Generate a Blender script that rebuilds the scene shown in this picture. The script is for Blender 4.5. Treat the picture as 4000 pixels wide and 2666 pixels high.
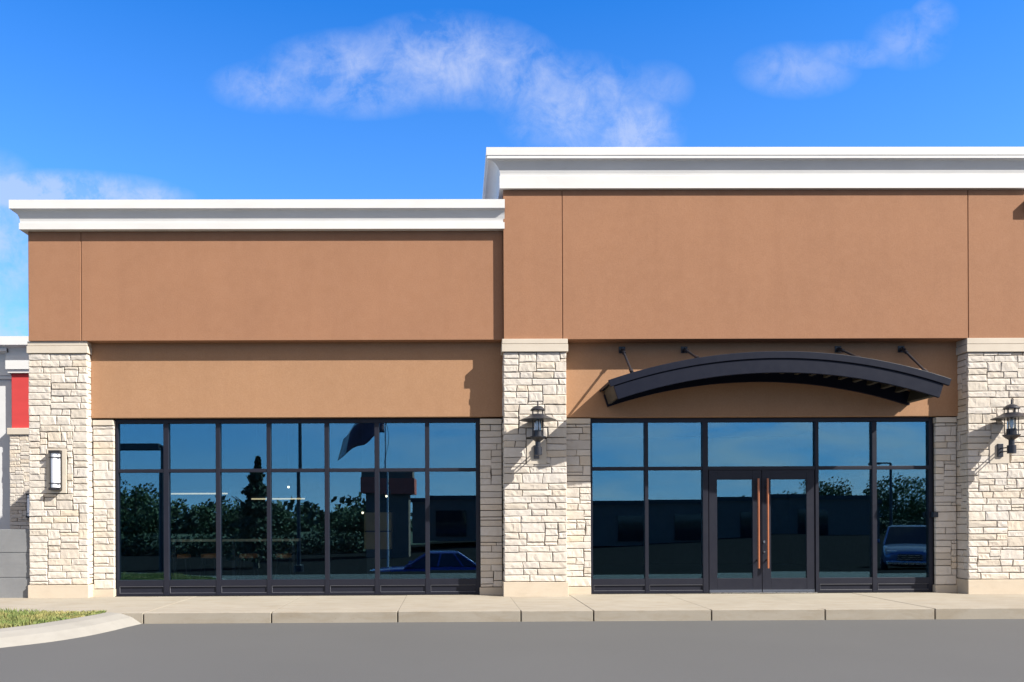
import bpy, bmesh, math, random
from mathutils import Vector, Matrix
random.seed(7)
R = math.radians
scene = bpy.context.scene
for o in list(bpy.data.objects):
    bpy.data.objects.remove(o)
col = scene.collection

# ------------------------------------------------------------------ camera
# X runs along the shop front (0 = opposite the camera), Y goes into the building, Z = 0 is the pavement
yaw, roll = -0.0084, 0.0045
fwd = Vector((-math.sin(yaw), math.cos(yaw), 0)); r0 = Vector((math.cos(yaw), math.sin(yaw), 0)); up0 = Vector((0, 0, 1))
rt = r0 * math.cos(roll) - up0 * math.sin(roll); up = up0 * math.cos(roll) + r0 * math.sin(roll)
cam_data = bpy.data.cameras.new('camera'); cam = bpy.data.objects.new('camera', cam_data); col.objects.link(cam)
cam.matrix_world = Matrix(((rt.x, up.x, -fwd.x, 0), (rt.y, up.y, -fwd.y, -13.6), (rt.z, up.z, -fwd.z, 1.3), (0, 0, 0, 1)))
cam_data.sensor_width = 36; cam_data.lens = 29.07
cam_data.shift_x = 0.0470; cam_data.shift_y = 0.1725
cam_data.clip_start = 0.1; cam_data.clip_end = 4000
scene.camera = cam
scene.view_settings.view_transform = 'Standard'; scene.view_settings.look = 'None'
scene.view_settings.gamma = 1; scene.view_settings.exposure = 1.3
scene.render.resolution_x = 1024; scene.render.resolution_y = 682

# ------------------------------------------------------------------ node helpers
class NT:
    def __init__(s, tree): s.t = tree; s.n = tree.nodes; s.n.clear()
    def new(s, typ, **kw):
        n = s.n.new(typ)
        for k, v in kw.items(): setattr(n, k, v)
        return n
    def link(s, a, b): s.t.links.new(a, b)
    def put(s, sock, v):
        if hasattr(v, 'is_output') or isinstance(v, bpy.types.NodeSocket): s.link(v, sock)
        else: sock.default_value = v
    def math(s, op, a, b=0.0, clamp=False):
        n = s.new('ShaderNodeMath', operation=op, use_clamp=clamp); s.put(n.inputs[0], a); s.put(n.inputs[1], b); return n.outputs[0]
    def noise(s, vec, scale, detail=4, rough=0.5, dist=0.0):
        n = s.new('ShaderNodeTexNoise'); s.put(n.inputs['Vector'], vec)
        n.inputs['Scale'].default_value = scale; n.inputs['Detail'].default_value = detail
        n.inputs['Roughness'].default_value = rough; n.inputs['Distortion'].default_value = dist
        return n.outputs['Fac']
    def ramp(s, fac, stops):
        n = s.new('ShaderNodeValToRGB'); s.put(n.inputs[0], fac)
        e = n.color_ramp.elements
        while len(e) < len(stops): e.new(0.5)
        for i, (p, c) in enumerate(stops):
            e[i].position = p; e[i].color = (c[0], c[1], c[2], 1) if hasattr(c, '__len__') else (c, c, c, 1)
        return n.outputs[0]
    def mix(s, fac, a, b, blend='MIX'):
        n = s.new('ShaderNodeMix', data_type='RGBA', blend_type=blend)
        s.put(n.inputs[0], fac)
        for i, v in ((6, a), (7, b)):
            if isinstance(v, tuple): v = (v[0], v[1], v[2], 1)
            s.put(n.inputs[i], v)
        return n.outputs[2]
    def scalevec(s, vec, sc):
        n = s.new('ShaderNodeVectorMath', operation='MULTIPLY'); s.put(n.inputs[0], vec); n.inputs[1].default_value = sc; return n.outputs[0]
    def bump(s, h, strength, dist, normal=None):
        n = s.new('ShaderNodeBump'); n.inputs['Strength'].default_value = strength; n.inputs['Distance'].default_value = dist
        s.put(n.inputs['Height'], h)
        if normal is not None: s.link(normal, n.inputs['Normal'])
        return n.outputs[0]

# ------------------------------------------------------------------ sky and sun
SUN_EL, SUN_AZ = R(38.4), R(62.2)          # azimuth measured from the wall's outward normal towards +X
S = Vector((math.cos(SUN_EL) * math.sin(SUN_AZ), -math.cos(SUN_EL) * math.cos(SUN_AZ), math.sin(SUN_EL)))
world = bpy.data.worlds.new('World'); scene.world = world; world.use_nodes = True
w = NT(world.node_tree)
wout = w.new('ShaderNodeOutputWorld'); bg = w.new('ShaderNodeBackground'); w.link(bg.outputs[0], wout.inputs[0])
sky = w.new('ShaderNodeTexSky', sky_type='NISHITA'); sky.sun_disc = False
sky.sun_elevation = SUN_EL; sky.sun_rotation = math.atan2(S.x, S.y)
sky.air_density = 1.0; sky.dust_density = 0.2; sky.ozone_density = 2.5
bg.inputs['Strength'].default_value = 0.10
hs = w.new('ShaderNodeHueSaturation'); w.link(sky.outputs[0], hs.inputs['Color']); hs.inputs['Saturation'].default_value = 1.3
tint = w.mix(1.0, hs.outputs[0], (0.36, 0.80, 1.16), 'MULTIPLY')
tc = w.new('ShaderNodeTexCoord'); sep = w.new('ShaderNodeSeparateXYZ'); w.link(tc.outputs['Generated'], sep.inputs[0])
ay = w.math('MAXIMUM', w.math('ABSOLUTE', sep.outputs[1]), 0.06)
u = w.math('DIVIDE', sep.outputs[0], ay); v = w.math('DIVIDE', sep.outputs[2], ay)
cmb = w.new('ShaderNodeCombineXYZ'); w.link(u, cmb.inputs[0]); w.link(v, cmb.inputs[1]); w.link(sep.outputs[1], cmb.inputs[2])
front = w.math('GREATER_THAN', sep.outputs[1], 0.0)
CLOUDS = [(-.215, .522, .055, .022, .6), (-.115, .537, .085, .036, .75), (-.01, .553, .085, .040, .85), (.08, .535, .045, .035, .8),
          (.15, .495, .065, .045, .75), (.215, .465, .042, .034, .9), (.245, .520, .03, .022, .38),
          (.415, .541, .050, .023, .48), (.48, .560, .045, .012, .40), (.55, .578, .035, .024, .44), (.583, .606, .02, .016, .46),
          (-.50, .392, .11, .020, 1.35), (-.39, .388, .05, .012, 1.2), (-.57, .34, .06, .07, 1.1), (-.56, .225, .06, .025, 1.3)]
tot = None
for cx, cz, rx, rz, a in CLOUDS:
    du = w.math('DIVIDE', w.math('SUBTRACT', u, cx), rx * 1.62); dv = w.math('DIVIDE', w.math('SUBTRACT', v, cz), rz * 1.62)
    d2 = w.math('ADD', w.math('MULTIPLY', du, du), w.math('MULTIPLY', dv, dv))
    g = w.math('MULTIPLY', w.math('SUBTRACT', 1.0, d2, clamp=True), a)
    tot = g if tot is None else w.math('MAXIMUM', tot, g)
n1 = w.math('ADD', w.math('MULTIPLY', w.noise(w.scalevec(cmb.outputs[0], (1, 1.25, 0)), 7.0, 12, 0.66, 0.35), 0.6), w.math('MULTIPLY', w.noise(w.scalevec(cmb.outputs[0], (1.15, 1, 0)), 24.0, 8, 0.68, 0.5), 0.4))
n3 = w.noise(w.scalevec(cmb.outputs[0], (1, 3.6, 0)), 6.5, 8, 0.6, 0.4)
n2 = w.noise(w.scalevec(cmb.outputs[0], (1, 1.6, 0)), 2.2, 5, 0.55, 0.2)
fr = w.math('MULTIPLY', tot, front)
core = w.math('MULTIPLY', w.math('SUBTRACT', n1, 0.40), 5.2, clamp=True)
dens_f = w.math('ADD', w.math('MULTIPLY', w.math('MULTIPLY', core, fr), 1.15), w.math('MULTIPLY', w.math('MULTIPLY', fr, fr), 0.22), clamp=True)
# behind the camera: soft cloud bank thicker towards +X
bk = w.math('SUBTRACT', 1.0, front)
umask = w.math('ADD', w.math('MULTIPLY', u, 1.5), 0.55, clamp=True)
dens_b = w.math('MULTIPLY', w.math('MULTIPLY', w.math('SUBTRACT', n3, 0.36), 3.0, clamp=True), w.math('MULTIPLY', umask, bk))
dens = w.math('MULTIPLY', dens_f, 0.64, clamp=True)
skyc = w.mix(dens, tint, (2.5, 2.85, 3.95))
low = w.math('MULTIPLY', w.math('SUBTRACT', 0.525, sep.outputs[2]), 0.72, clamp=True)
skyc = w.mix(low, skyc, (2.2, 3.25, 4.6))
# pale haze low over the horizon, and an added, unseen cloud layer high up behind the camera to neutralise ambient light
zc = w.math('MAXIMUM', sep.outputs[2], 0.0)
deep = w.math('MULTIPLY', w.math('MULTIPLY', w.math('POWER', 2.718, w.math('MULTIPLY', zc, -4.0)), 0.8), bk)
skyc = w.mix(deep, skyc, (0.30, 1.50, 4.0))
haze = w.math('MULTIPLY', w.math('POWER', 2.718, w.math('MULTIPLY', zc, -17.0)), 1.0, clamp=True)
skyc = w.mix(haze, skyc, (3.0, 4.2, 5.6))
skyc = w.mix(w.math('MULTIPLY', dens_b, 0.8), skyc, (4.6, 4.5, 4.9))
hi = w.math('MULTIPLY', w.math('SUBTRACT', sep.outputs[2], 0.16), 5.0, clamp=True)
fill_veil = w.math('MULTIPLY', w.math('MULTIPLY', hi, w.math('MULTIPLY', w.math('SUBTRACT', 0.12, sep.outputs[1]), 2.2, clamp=True)), w.math('ADD', w.math('MULTIPLY', n2, 0.7), 0.5), clamp=True)
skyc = w.mix(fill_veil, skyc, (3.9, 3.25, 2.45))
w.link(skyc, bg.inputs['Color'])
sun_d = bpy.data.lights.new('sun', 'SUN'); sun_d.energy = 4.4; sun_d.angle = R(0.5); sun_d.color = (1.0, 0.95, 0.86)
sun = bpy.data.objects.new('sun', sun_d); col.objects.link(sun)
sun.rotation_euler = S.to_track_quat('Z', 'Y').to_euler(); sun.location = S * 60

# ------------------------------------------------------------------ mesh helpers
class MB:
    def __init__(s): s.v = []; s.f = []; s.mi = []
    def add(s, vs, fs, m=0):
        b = len(s.v); s.v += [tuple(p) for p in vs]; s.f += [tuple(b + i for i in f) for f in fs]; s.mi += [m] * len(fs)
    def box(s, x0, x1, y0, y1, z0, z1, m=0):
        s.add([(x0, y0, z0), (x1, y0, z0), (x1, y1, z0), (x0, y1, z0), (x0, y0, z1), (x1, y0, z1), (x1, y1, z1), (x0, y1, z1)],
              [(0, 3, 2, 1), (4, 5, 6, 7), (0, 1, 5, 4), (1, 2, 6, 5), (2, 3, 7, 6), (3, 0, 4, 7)], m)
    def prism(s, pts, y0, y1, m=0):            # outline in (x, z) pushed along y
        n = len(pts)
        s.add([(x, y0, z) for x, z in pts] + [(x, y1, z) for x, z in pts],
              [tuple(range(n)), tuple(range(2 * n - 1, n - 1, -1))] + [(i, i + n, (i + 1) % n + n, (i + 1) % n) for i in range(n)], m)
    def slab(s, pts, z0, z1, m=0):             # outline in (x, y) pushed along z
        n = len(pts)
        s.add([(x, y, z0) for x, y in pts] + [(x, y, z1) for x, y in pts],
              [tuple(range(n - 1, -1, -1)), tuple(range(n, 2 * n))] + [(i, (i + 1) % n, (i + 1) % n + n, i + n) for i in range(n)], m)
    def tube(s, path, r, n=10, m=0, cap=True):
        path = [Vector(p) for p in path]; rs = r if hasattr(r, '__len__') else [r] * len(path)
        rings = []
        for i, p in enumerate(path):
            t = (path[min(i + 1, len(path) - 1)] - path[max(i - 1, 0)]).normalized()
            a = t.orthogonal().normalized() if i == 0 else (rings[-1][1] - t * rings[-1][1].dot(t)).normalized()
            rings.append((p, a, t))
        vs = []
        for (p, a, t), rr in zip(rings, rs):
            b = t.cross(a)
            vs += [p + (a * math.cos(2 * math.pi * k / n) + b * math.sin(2 * math.pi * k / n)) * rr for k in range(n)]
        fs = [(i * n + k, i * n + (k + 1) % n, (i + 1) * n + (k + 1) % n, (i + 1) * n + k) for i in range(len(path) - 1) for k in range(n)]
        if cap: fs += [tuple(range(n - 1, -1, -1)), tuple(range((len(path) - 1) * n, len(path) * n))]
        s.add(vs, fs, m)
    def lathe(s, prof, cx, cy, n=24, m=0):     # prof: (radius, z) from bottom to top
        vs = []
        for r_, z in prof: vs += [(cx + r_ * math.cos(2 * math.pi * k / n), cy + r_ * math.sin(2 * math.pi * k / n), z) for k in range(n)]
        fs = [(i * n + k, i * n + (k + 1) % n, (i + 1) * n + (k + 1) % n, (i + 1) * n + k) for i in range(len(prof) - 1) for k in range(n)]
        fs += [tuple(range(n - 1, -1, -1)), tuple(range((len(prof) - 1) * n, len(prof) * n))]
        s.add(vs, fs, m)
    def build(s, name, mat, parent=None, bevel=0, smooth=False, seg=2):
        me = bpy.data.meshes.new(name); me.from_pydata(s.v, [], s.f)
        for mm in (mat if isinstance(mat, (list, tuple)) else [mat]): me.materials.append(mm)
        if len(me.materials) > 1: me.polygons.foreach_set('material_index', s.mi)
        me.validate(); me.update()
        if smooth: me.shade_smooth()
        o = bpy.data.objects.new(name, me); col.objects.link(o)
        if parent is not None:
            o.parent = parent; o.matrix_parent_inverse = parent.matrix_world.inverted() if parent.type != 'EMPTY' else Matrix.Translation(-parent.location)
        if bevel:
            b = o.modifiers.new('bevel', 'BEVEL'); b.width = bevel; b.segments = seg; b.limit_method = 'ANGLE'; b.angle_limit = R(40)
        return o

def tag(o, label=None, cat=None, group=None, kind=None):
    if label: o['label'] = label
    if cat: o['category'] = cat
    if group: o['group'] = group
    if kind: o['kind'] = kind
    return o
def thing(name, loc, label, cat, group=None):
    o = bpy.data.objects.new(name, None); o.empty_display_size = 0.3; col.objects.link(o); o.location = loc
    bpy.context.view_layer.update()
    return tag(o, label, cat, group)
def copy_tree(o, parent=None):
    c = o.copy(); col.objects.link(c); c.parent = parent
    for ch in list(o.children): copy_tree(ch, c)
    return c

# ------------------------------------------------------------------ materials
def mat(name):
    m = bpy.data.materials.new(name); m.use_nodes = True
    t = NT(m.node_tree); out = t.new('ShaderNodeOutputMaterial'); p = t.new('ShaderNodeBsdfPrincipled'); t.link(p.outputs[0], out.inputs[0])
    tcn = t.new('ShaderNodeTexCoord')
    return m, t, p, tcn.outputs['Object']
def simple(name, c, rough=0.5, metal=0.0, var=0.08, spec=0.5):
    m, t, p, vec = mat(name)
    f = t.noise(vec, 9.0, 5, 0.6)
    t.link(t.mix(f, tuple(x * (1 - var) for x in c), tuple(x * (1 + var) for x in c)), p.inputs['Base Color'])
    t.link(t.ramp(f, [(0.3, rough * 0.9), (0.7, min(1, rough * 1.1))]), p.inputs['Roughness'])
    p.inputs['Metallic'].default_value = metal; p.inputs['Specular IOR Level'].default_value = spec
    return m
M = {}
def stucco(name, k):
    m, t, p, vec = mat(name)
    K = lambda *c: tuple(a * b for a, b in zip(c, k))
    big = t.noise(t.scalevec(vec, (1, 1, 0.8)), 1.1, 5, 0.6, 0.3); mid = t.noise(vec, 6.0, 6, 0.65); fine = t.noise(vec, 170, 3, 0.6); grit = t.noise(vec, 42, 4, 0.75)
    streak = t.noise(t.scalevec(vec, (2.2, 2.2, 0.18)), 2.0, 4, 0.6)
    c = t.mix(t.ramp(big, [(0.25, 0.1), (0.78, 0.9)]), K(0.300, 0.172, 0.102), K(0.362, 0.208, 0.122))
    c = t.mix(t.ramp(mid, [(0.3, 0.0), (0.72, 0.42)]), c, K(0.385, 0.232, 0.146))
    c = t.mix(t.ramp(streak, [(0.5, 0.0), (0.75, 0.22)]), c, K(0.27, 0.150, 0.088))
    c = t.mix(t.ramp(grit, [(0.36, 0.34), (0.64, 0.0)]), c, K(0.235, 0.133, 0.080))
    c = t.mix(t.math('MULTIPLY', fine, 0.22), c, K(0.22, 0.125, 0.075))
    t.link(c, p.inputs['Base Color']); p.inputs['Roughness'].default_value = 0.92; p.inputs['Specular IOR Level'].default_value = 0.2
    t.link(t.bump(fine, 0.30, 0.006, t.bump(grit, 0.25, 0.008)), p.inputs['Normal'])
    return m
M['stucco'] = stucco('tan_stucco', (0.96, 0.86, 0.84))
M['stucco_low'] = stucco('pale_tan_stucco', (1.07, 1.05, 1.0))
def stone():
    m, t, p, vec = mat('split_limestone')
    geo = t.new('ShaderNodeNewGeometry')
    rnd = geo.outputs['Random Per Island']
    base = t.ramp(rnd, [(0.0, (0.473, 0.419, 0.356)), (0.2, (0.567, 0.517, 0.457)), (0.42, (0.530, 0.493, 0.457)), (0.6, (0.601, 0.545, 0.481)),
                        (0.75, (0.492, 0.452, 0.413)), (0.88, (0.567, 0.484, 0.385)), (1.0, (0.615, 0.568, 0.520))])
    a = t.noise(vec, 14, 6, 0.65, 0.4); b = t.noise(t.scalevec(vec, (0.5, 0.5, 2.0)), 22, 5, 0.6); f = t.noise(vec, 110, 3, 0.6)
    c = t.mix(t.ramp(a, [(0.42, 0.0), (0.75, 0.40)]), base, (0.47, 0.41, 0.33))
    c = t.mix(t.ramp(b, [(0.5, 0.0), (0.8, 0.30)]), c, (0.66, 0.61, 0.53))
    c = t.mix(t.ramp(f, [(0.55, 0.0), (0.8, 0.25)]), c, (0.36, 0.31, 0.25))
    t.link(c, p.inputs['Base Color']); p.inputs['Roughness'].default_value = 0.9; p.inputs['Specular IOR Level'].default_value = 0.25
    t.link(t.bump(f, 0.22, 0.006, t.bump(a, 0.35, 0.02)), p.inputs['Normal'])
    return m
M['stone'] = stone()
def smooth_stone(name, c0, c1, grain=0.25):
    m, t, p, vec = mat(name)
    a = t.noise(vec, 2.3, 6, 0.65, 0.3); b = t.noise(t.scalevec(vec, (0.6, 0.6, 2.5)), 5.0, 6, 0.65); f = t.noise(vec, 130, 3, 0.6)
    c = t.mix(t.ramp(a, [(0.3, 0), (0.7, 1)]), c0, c1)
    c = t.mix(t.ramp(b, [(0.5, 0.0), (0.78, 0.35)]), c, tuple(x * 0.8 for x in c0))
    c = t.mix(t.math('MULTIPLY', f, grain), c, tuple(x * 0.6 for x in c0))
    t.link(c, p.inputs['Base Color']); p.inputs['Roughness'].default_value = 0.9; p.inputs['Specular IOR Level'].default_value = 0.25
    t.link(t.bump(f, 0.25, 0.005), p.inputs['Normal'])
    return m
M['cap'] = smooth_stone('cast_stone', (0.52, 0.46, 0.385), (0.58, 0.52, 0.44))
M['base'] = smooth_stone('cast_stone_base', (0.49, 0.415, 0.325), (0.55, 0.475, 0.38))
M['grout'] = smooth_stone('mortar', (0.10, 0.088, 0.072), (0.14, 0.12, 0.10))
def concrete():
    m, t, p, vec = mat('pavement_concrete')
    a = t.noise(vec, 0.9, 7, 0.65, 0.4); b = t.noise(t.scalevec(vec, (0.35, 1, 1)), 7.0, 6, 0.65, 0.5); f = t.noise(vec, 150, 3, 0.6); sp = t.noise(vec, 28, 2, 0.5)
    c = t.mix(t.ramp(a, [(0.3, 0), (0.7, 1)]), (0.27, 0.242, 0.20), (0.325, 0.294, 0.247))
    c = t.mix(t.ramp(b, [(0.46, 0.0), (0.74, 0.75)]), c, (0.235, 0.195, 0.142))
    c = t.mix(t.ramp(sp, [(0.68, 0.0), (0.76, 0.5)]), c, (0.17, 0.135, 0.10))
    c = t.mix(t.math('MULTIPLY', f, 0.30), c, (0.22, 0.19, 0.15))
    t.link(c, p.inputs['Base Color']); p.inputs['Roughness'].default_value = 0.92; p.inputs['Specular IOR Level'].default_value = 0.25
    t.link(t.bump(f, 0.3, 0.006, t.bump(b, 0.15, 0.01)), p.inputs['Normal'])
    return m
M['concrete'] = concrete()
M['curb'] = smooth_stone('curb_concrete', (0.235, 0.222, 0.20), (0.275, 0.262, 0.238))
def asphalt():
    m, t, p, vec = mat('asphalt')
    a = t.noise(vec, 0.35, 6, 0.6, 0.3); f = t.noise(vec, 190, 2, 0.7); g = t.noise(vec, 60, 4, 0.7)
    c = t.mix(t.ramp(a, [(0.3, 0), (0.7, 1)]), (0.088, 0.088, 0.088), (0.097, 0.097, 0.097))
    c = t.mix(t.ramp(g, [(0.4, 0.0), (0.7, 0.35)]), c, (0.109, 0.109, 0.109))
    c = t.mix(t.ramp(f, [(0.35, 0.0), (0.65, 0.35)]), c, (0.076, 0.076, 0.076))
    t.link(c, p.inputs['Base Color']); p.inputs['Roughness'].default_value = 0.95; p.inputs['Specular IOR Level'].default_value = 0.2
    t.link(t.bump(g, 0.3, 0.01, t.bump(f, 0.4, 0.006)), p.inputs['Normal'])
    return m
M['asphalt'] = asphalt()
M['blacktop'] = simple('fresh_blacktop', (0.016, 0.016, 0.017), 1.0, 0.0, 0.15, 0.0)
def grassy(name, c0, c1, c2):
    m, t, p, vec = mat(name)
    geo = t.new('ShaderNodeNewGeometry'); a = t.noise(vec, 2.6, 4, 0.6)
    c = t.mix(geo.outputs['Random Per Island'], c0, c1)
    c = t.mix(t.ramp(a, [(0.42, 0.0), (0.62, 0.8)]), c, c2)
    t.link(c, p.inputs['Base Color']); p.inputs['Roughness'].default_value = 0.75
    return m
M['grass'] = grassy('grass_blades', (0.075, 0.115, 0.028), (0.135, 0.185, 0.045), (0.30, 0.245, 0.09))
M['soil'] = simple('turf_soil', (0.10, 0.095, 0.045), 0.95, var=0.3)
M['field'] = simple('field_grass', (0.028, 0.042, 0.014), 0.95, var=0.25)
M['leaf'] = grassy('tree_leaves', (0.03, 0.055, 0.016), (0.07, 0.105, 0.03), (0.05, 0.08, 0.025))
M['needle'] = grassy('conifer_needles', (0.02, 0.038, 0.016), (0.045, 0.07, 0.03), (0.03, 0.05, 0.02))
M['bark'] = simple('bark', (0.09, 0.065, 0.045), 0.95, var=0.3)
def paint(name, c, rough=0.45, var=0.05):
    m, t, p, vec = mat(name)
    a = t.noise(t.scalevec(vec, (0.5, 0.5, 1.5)), 2.0, 6, 0.65); f = t.noise(vec, 120, 2, 0.6)
    cc = t.mix(t.ramp(a, [(0.35, 0), (0.7, 1)]), tuple(x * (1 - var) for x in c), tuple(min(1, x * (1 + var)) for x in c))
    t.link(cc, p.inputs['Base Color']); p.inputs['Roughness'].default_value = rough; p.inputs['Specular IOR Level'].default_value = 0.3
    t.link(t.bump(f, 0.08, 0.003), p.inputs['Normal'])
    return m
M['white'] = paint('white_cornice', (0.61, 0.605, 0.60), 0.6, 0.05)
M['frame'] = simple('dark_anodised_frame', (0.013, 0.014, 0.023), 0.45, 0.0, 0.10, 0.25)
M['edge_glint'] = simple('sunlit_edge_bead', (0.085, 0.088, 0.105), 0.35, 0.0, 0.1)  # lighter colour paints in the glint of sunlit frame edges
M['canopy'] = simple('dark_painted_steel', (0.0045, 0.0065, 0.017), 0.50, 0.0, 0.12, 0.17)
M['under'] = simple('canopy_deck', (0.045, 0.038, 0.026), 0.7, 0.0, 0.2)
M['black'] = simple('black_metal', (0.018, 0.019, 0.026), 0.38, 0.0, 0.15)
M['bronze'] = simple('dark_bronze', (0.028, 0.026, 0.028), 0.45, 0.2, 0.1)
M['steel'] = simple('brushed_steel', (0.55, 0.55, 0.55), 0.28, 1.0, 0.05)
def handle_wood():
    m, t, p, vec = mat('copper_wood')
    b = t.noise(t.scalevec(vec, (1, 1, 0.08)), 60, 4, 0.6)
    t.link(t.mix(b, (0.26, 0.085, 0.038), (0.42, 0.155, 0.070)), p.inputs['Base Color']); p.inputs['Roughness'].default_value = 0.32
    return m
M['copper'] = handle_wood()
def glass(name, refl, tr, gloss=(0.80, 0.95, 1.0), wav=0.0):
    m = bpy.data.materials.new(name); m.use_nodes = True; t = NT(m.node_tree)
    out = t.new('ShaderNodeOutputMaterial'); mx = t.new('ShaderNodeMixShader')
    tr_ = t.new('ShaderNodeBsdfTransparent'); tr_.inputs[0].default_value = (*tr, 1)
    gl = t.new('ShaderNodeBsdfGlossy'); gl.inputs['Roughness'].default_value = 0.0; gl.inputs['Color'].default_value = (*gloss, 1)
    fr_ = t.new('ShaderNodeFresnel'); fr_.inputs['IOR'].default_value = 1.45
    t.link(t.math('ADD', fr_.outputs[0], refl, clamp=True), mx.inputs[0])
    if wav:
        tcn = t.new('ShaderNodeTexCoord')
        nrm = t.bump(t.noise(tcn.outputs['Object'], 1.6, 2, 0.5), wav, 0.02); t.link(nrm, gl.inputs['Normal'])
    t.link(tr_.outputs[0], mx.inputs[1]); t.link(gl.outputs[0], mx.inputs[2]); t.link(mx.outputs[0], out.inputs[0])
    return m
M['glass'] = glass('tinted_glass', 0.150, (0.84, 0.89, 0.88), (0.42, 0.81, 1.0))
M['clear'] = glass('clear_lamp_glass', 0.02, (0.94, 0.96, 0.96), (1, 1, 1))
M['car_glass'] = simple('car_glass', (0.012, 0.014, 0.018), 0.04, 0.0, 0.05)
M['frost'] = simple('frosted_white_glass', (0.78, 0.79, 0.84), 0.25, 0.0, 0.02)
M['red'] = paint('red_stucco', (0.50, 0.050, 0.050), 0.85, 0.06)
M['greywall'] = paint('pale_grey_stucco', (0.56, 0.565, 0.575), 0.85, 0.05)
M['block'] = smooth_stone('grey_block', (0.175, 0.18, 0.19), (0.215, 0.22, 0.228), 0.1)
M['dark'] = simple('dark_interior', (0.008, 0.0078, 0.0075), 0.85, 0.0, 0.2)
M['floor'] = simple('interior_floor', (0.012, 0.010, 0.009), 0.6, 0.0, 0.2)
M['wood'] = simple('light_wood', (0.50, 0.36, 0.20), 0.5, 0.0, 0.15)
M['pale_wood'] = simple('pale_wood', (0.72, 0.60, 0.42), 0.5, 0.0, 0.1)
M['orange_wood'] = simple('orange_wood', (0.62, 0.27, 0.10), 0.45, 0.0, 0.15)
M['tan'] = simple('tan_board', (0.33, 0.22, 0.11), 0.7, 0.0, 0.15)
M['brownwall'] = paint('brown_wall', (0.16, 0.10, 0.075), 0.85, 0.1)
M['redbrown'] = paint('red_brown_panel', (0.55, 0.10, 0.06), 0.7, 0.1)
M['palegrey'] = paint('pale_roof', (0.5, 0.51, 0.53), 0.6, 0.05)
M['carblue'] = simple('dark_blue_car_paint', (0.02, 0.045, 0.20), 0.15, 0.2, 0.05)
M['carslate'] = simple('slate_blue_car_paint', (0.10, 0.15, 0.27), 0.15, 0.3, 0.05)
M['rubber'] = simple('tyre_rubber', (0.02, 0.02, 0.02), 0.8)
M['lens'] = simple('headlamp_lens', (0.6, 0.62, 0.66), 0.1, 0.3)
M['flag'] = simple('dark_flag_cloth', (0.16, 0.08, 0.10), 0.9, 0.0, 0.3)
M['flagpale'] = simple('pale_flag_cloth', (0.60, 0.55, 0.48), 0.9, 0.0, 0.15)

# ------------------------------------------------------------------ the ground
def sm(a, b, x): x = min(1, max(0, (x - a) / (b - a))); return x * x * (3 - 2 * x)
def lot_z(x, y):
    lvl = -1.5 + 0.039 * (min(26, max(-6, x)) + 1)
    return -0.15 + (lvl + 0.15) * sm(-7.5, -17, y)
def sheet(name, xs, ys, f, m, kind):
    b = MB(); n = len(ys)
    b.v = [(x, y, f(x, y)) for x in xs for y in ys]
    b.f = [(i * n + j, (i + 1) * n + j, (i + 1) * n + j + 1, i * n + j + 1) for i in range(len(xs) - 1) for j in range(n - 1)]; b.mi = [0] * len(b.f)
    return tag(b.build(name, m, smooth=True), kind=kind)
lin = lambda a, b, n: [a + (b - a) * i / n for i in range(n + 1)]
sheet('asphalt_road', lin(-45, 75, 60), [-6.7, -6.4, -6, -4, -2, 0, 4, 8, 12], lot_z, M['asphalt'], 'structure')
sheet('parking_lot', lin(-45, 75, 60), lin(-75, -6.7, 52), lot_z, M['blacktop'], 'structure')
sheet('ground', [-1500, -600, -200, -90] + lin(-60, 90, 30) + [140, 300, 700, 1500], [-1500, -700, -300, -150] + lin(-90, 20, 40) + [60, 200, 800, 1500],
      lambda x, y: lot_z(x, y) - 0.06, M['field'], 'structure')

# pavement slabs with an upstand kerb towards the road
joints = [-4.35, -2.58, -0.83, 0.884, 1.895, 3.54, 5.13, 6.67, 8.25, 9.9, 11.6, 13.3, 15.0, 17.0]
pav = MB()
for a, b in zip(joints[:-1], joints[1:]):
    dz = random.uniform(-0.003, 0.003)
    g0 = 0.009; g1 = 0.0015
    pav.slab([(a + g0, -2.11), (b - g0, -2.11), (b - g0, -2.03), (b - g1, -1.99), (b - g1 - 0.02, 0.31), (a + g1 - 0.02, 0.31), (a + g1, -1.99), (a + g0, -2.03)], -0.30, dz)
pav.slab([(-30, -1.90), (-4.358, -1.90), (-4.372, 0.31), (-30, 0.31)], -0.30, 0.001)
pav.slab([(-4.93, -2.10), (-4.36, -2.105), (-4.36, -1.903), (-4.93, -1.903)], -0.30, 0.0005)
tag(pav.build('pavement', M['concrete'], bevel=0.006), kind='structure')
jf = MB(); jf.box(-4.3, 17, -2.035, 0.30, -0.2, -0.004); tag(jf.build('pavement_base', M['grout']), kind='structure')

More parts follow.
